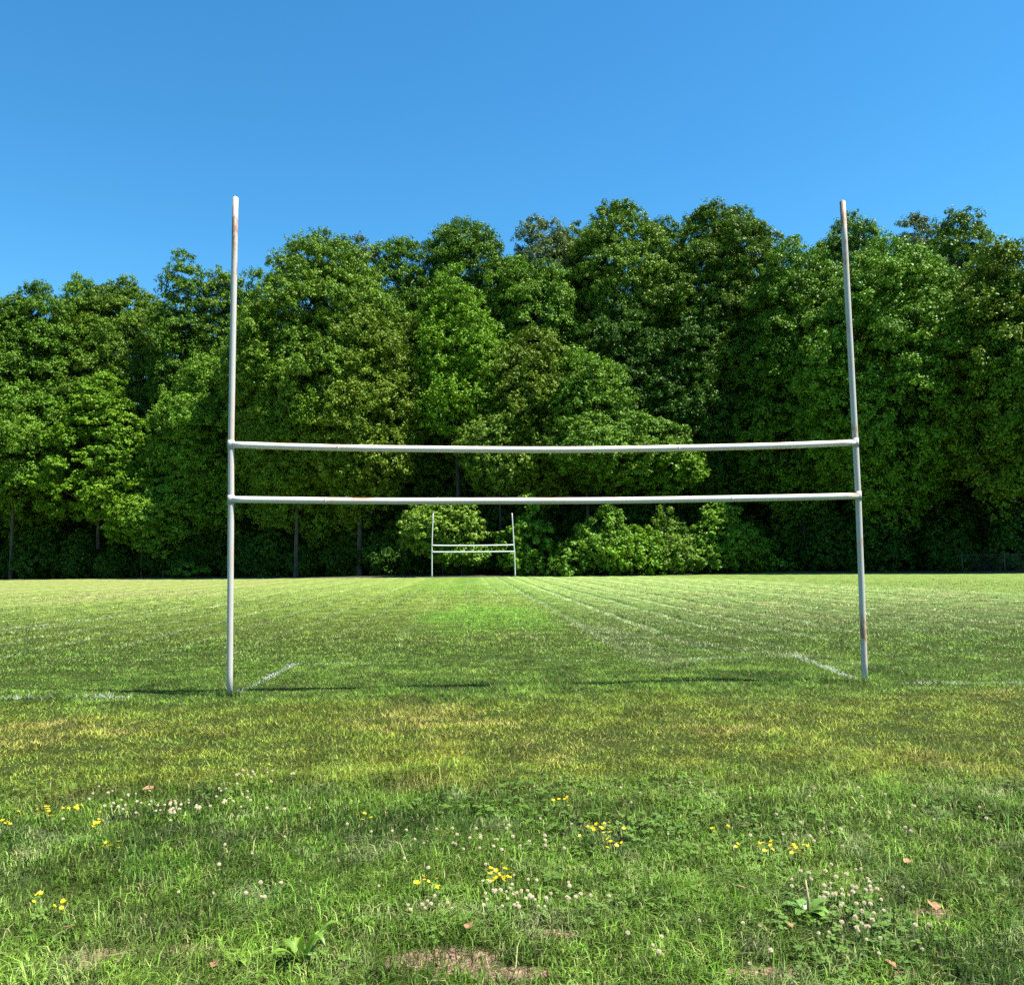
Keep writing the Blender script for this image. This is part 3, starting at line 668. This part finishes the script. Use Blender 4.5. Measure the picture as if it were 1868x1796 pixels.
CL = [
 (34, 985, 1648, 52, 20, 'dusty pink white clover head in the dense drift right of the yellow flowers, bottom centre', 'clover drift at bottom centre'),
 (12, 925, 1640, 20, 12, 'pinkish clover head touching the bright yellow flowers, bottom centre', 'clover beside the yellow flowers'),
 (9, 780, 1662, 30, 12, 'clover head below the small yellow group left of bottom centre', 'clover below the small yellow group'),
 (38, 1525, 1640, 42, 16, 'cream clover head in the dense drift behind the broad leaved weed', 'clover drift behind the weed'),
 (18, 1560, 1690, 40, 28, 'cream clover head scattered in front of the drift by the broad leaved weed', 'clover in front of the weed drift'),
 (34, 310, 1488, 38, 9, 'white clover head in the long thin drift at left', 'clover drift at left'),
 (16, 215, 1465, 28, 14, 'white clover head at the left end of the long drift', 'clover left of the long drift'),
 (16, 425, 1465, 30, 14, 'white clover head right of the long left drift', 'clover right of the long drift'),
 (13, 480, 1424, 38, 5, 'small white clover head in the farthest clump, left of centre', 'farthest clover clump'),
 (16, 850, 1548, 55, 8, 'white clover head in the thin line left of the picture centre', 'thin clover line at centre'),
 (12, 960, 1555, 45, 9, 'white clover head in the thin line right of the picture centre', 'thin clover line right of centre'),
 (9, 1455, 1545, 45, 8, 'white clover head beside the yellow group at right', 'clover beside the right yellow group'),
]
for n, px, py, sx, sy, lab, grp in CL: cluster('c', n, px, py, sx, sy, lab, grp)
cluster('c', 34, 1350, 1480, 480, 60, 'lone white clover head scattered over the right of the lawn', 'scattered clover at right', uni=True)
cluster('c', 20, 450, 1570, 420, 90, 'lone white clover head scattered over the left of the lawn', 'scattered clover at left', uni=True)
cluster('c', 16, 1450, 1740, 330, 40, 'lone white clover head at the bottom right of the lawn', 'scattered clover at bottom right', uni=True)
YL = [
 (20, 905, 1618, 17, 9, 'bright yellow flower in the densest yellow clump, bottom centre', 'densest yellow clump'),
 (10, 772, 1632, 20, 9, 'yellow flower in the small group left of the densest clump', 'small yellow group left of the densest'),
 (18, 1090, 1525, 24, 6, 'yellow flower in the clump right of the picture centre', 'yellow clump right of centre'),
 (6, 1118, 1556, 16, 8, 'yellow flower just in front of the clump right of centre', 'yellow flowers before the right centre clump'),
 (6, 1030, 1476, 14, 4, 'yellow flower in the farthest small group near the centre', 'farthest yellow group'),
 (10, 1385, 1560, 20, 6, 'yellow flower in the left one of two groups at right', 'left of the two right yellow groups'),
 (11, 1455, 1572, 18, 6, 'yellow flower in the right one of two groups at right', 'right of the two right yellow groups'),
 (10, 85, 1494, 10, 8, 'yellow flower in the clump near the left edge', 'yellow clump near the left edge'),
 (9, 140, 1495, 14, 8, 'yellow flower right of the clump near the left edge', 'yellow flowers right of the left clump'),
 (7, 178, 1522, 7, 3, 'yellow flower in the small low group at left', 'small low yellow group at left'),
 (7, 10, 1520, 8, 12, 'yellow flower at the very left edge', 'yellow flowers at the left edge'),
 (6, 205, 1558, 14, 6, 'dull yellow flower in the loose group at lower left', 'loose yellow group at lower left'),
 (7, 95, 1668, 20, 10, 'dull yellow flower in the lowest left group', 'lowest left yellow group'),
 (4, 665, 1512, 12, 3, 'yellow flower in the little row left of centre', 'little yellow row left of centre'),
 (4, 1320, 1535, 22, 3, 'yellow flower standing apart right of the centre clump', 'yellow flowers apart at right'),
]
for n, px, py, sx, sy, lab, grp in YL: cluster('y', n, px, py, sx, sy, lab, grp, .06, .10, 1.0)

def weed(px, py, n, ln, wd, mat, label, rise, stalk=False, name='broadleaf_weed'):
    x, y = ground(px, py); root = empty(name, (x, y, float(gz(x, y))), label, 'weed')
    for k in range(n):
        a = k*2*math.pi/n+random.random()*.6; L_ = ln*(.7+.5*random.random()); r_ = rise*(.6+.7*random.random()); d = Vector((math.cos(a), math.sin(a), 0)); s = Vector((-d.y, d.x, 0)); g = Geo()
        prev = None; K = 9
        for i in range(K+1):
            t = i/K; c_ = d*L_*t+Vector((0, 0, .01+L_*r_*math.sin(t*2.2)*.9)); w_ = wd*math.sin(math.pi*min(.06+t*.94, 1))**.8*.5*(1+.12*math.sin(i*2.3))+.001
            g.v += [c_-s*w_+Vector((0, 0, w_*.35)), c_, c_+s*w_+Vector((0, 0, w_*.35))]
            if i:
                b0 = 3*(i-1); g.f += [(b0, b0+1, b0+4, b0+3), (b0+1, b0+2, b0+5, b0+4)]
        g.build('leaf', mat, root)
    if stalk:
        Geo().tube([(0, 0, 0), (.004, 0, .07), (-.003, .004, .15)], [.007, .006, .003], 7).build('stalk', m_stalk, root)
    return root
weed(1474, 1672, 7, .11, .045, m_weed, 'broad leaved dock weed with a pale upright stalk beside the clover drift, lower right', .42, True)
weed(552, 1768, 6, .15, .026, m_weedl, 'bright light green weed with long pointed leaves at the bottom left of centre', .85)
weed(432, 1766, 8, .085, .03, m_weedl, 'low pale green rosette weed left of the pointed weed at the bottom', .4)
weed(665, 1690, 5, .06, .022, m_weedl, 'tiny light green weed with short leaves above the bare soil patch', .4)
LL = [(1702, 1673, .075, 'orange brown fallen leaf at the lower right, largest of the fallen leaves'), (1284, 1632, .055, 'tan fallen leaf left of the broad leaved weed, farther back'), (1350, 1637, .045, 'tan fallen leaf close left above the broad leaved weed'),
      (1437, 1708, .05, 'pale orange fallen leaf just in front of the broad leaved weed'), (857, 1708, .06, 'orange tan fallen leaf above the bare soil patch at the bottom centre'), (393, 1785, .05, 'tan fallen leaf at the bottom between the two light green weeds and the left soil'),
      (271, 1450, .07, 'small tan fallen leaf far off at left behind the long clover drift'), (1622, 1782, .055, 'reddish brown fallen leaf at the bottom right'), (127, 1712, .045, 'tan fallen leaf at the lower left edge of the lawn'), (1655, 1590, .05, 'pinkish brown fallen leaf right of the yellow groups')]
for px, py, s, lab in LL:
    s *= .78
    x, y = ground(px, py); g = Geo(); n = 14; ctr = Vector((0, 0, .012)); ring = []
    for k in range(n):
        a = 2*math.pi*k/n; r = s*.5*(.75+.35*abs(math.cos(a*2.5))+.12*random.random()); ring.append(Vector((r*1.25*math.cos(a), r*.8*math.sin(a), .012+.3*r*abs(math.sin(a)))))
    for k in range(n): g.poly([ctr, ring[k], ring[(k+1) % n]])
    o = g.build('fallen_leaf', m_dead); o.location = (x, y, float(gz(x, y))+.035); o.rotation_euler = (-.25, .1*random.random(), random.random()*6); tag(o, lab, 'leaf', 'fallen leaves on the lawn')
print('scene built')
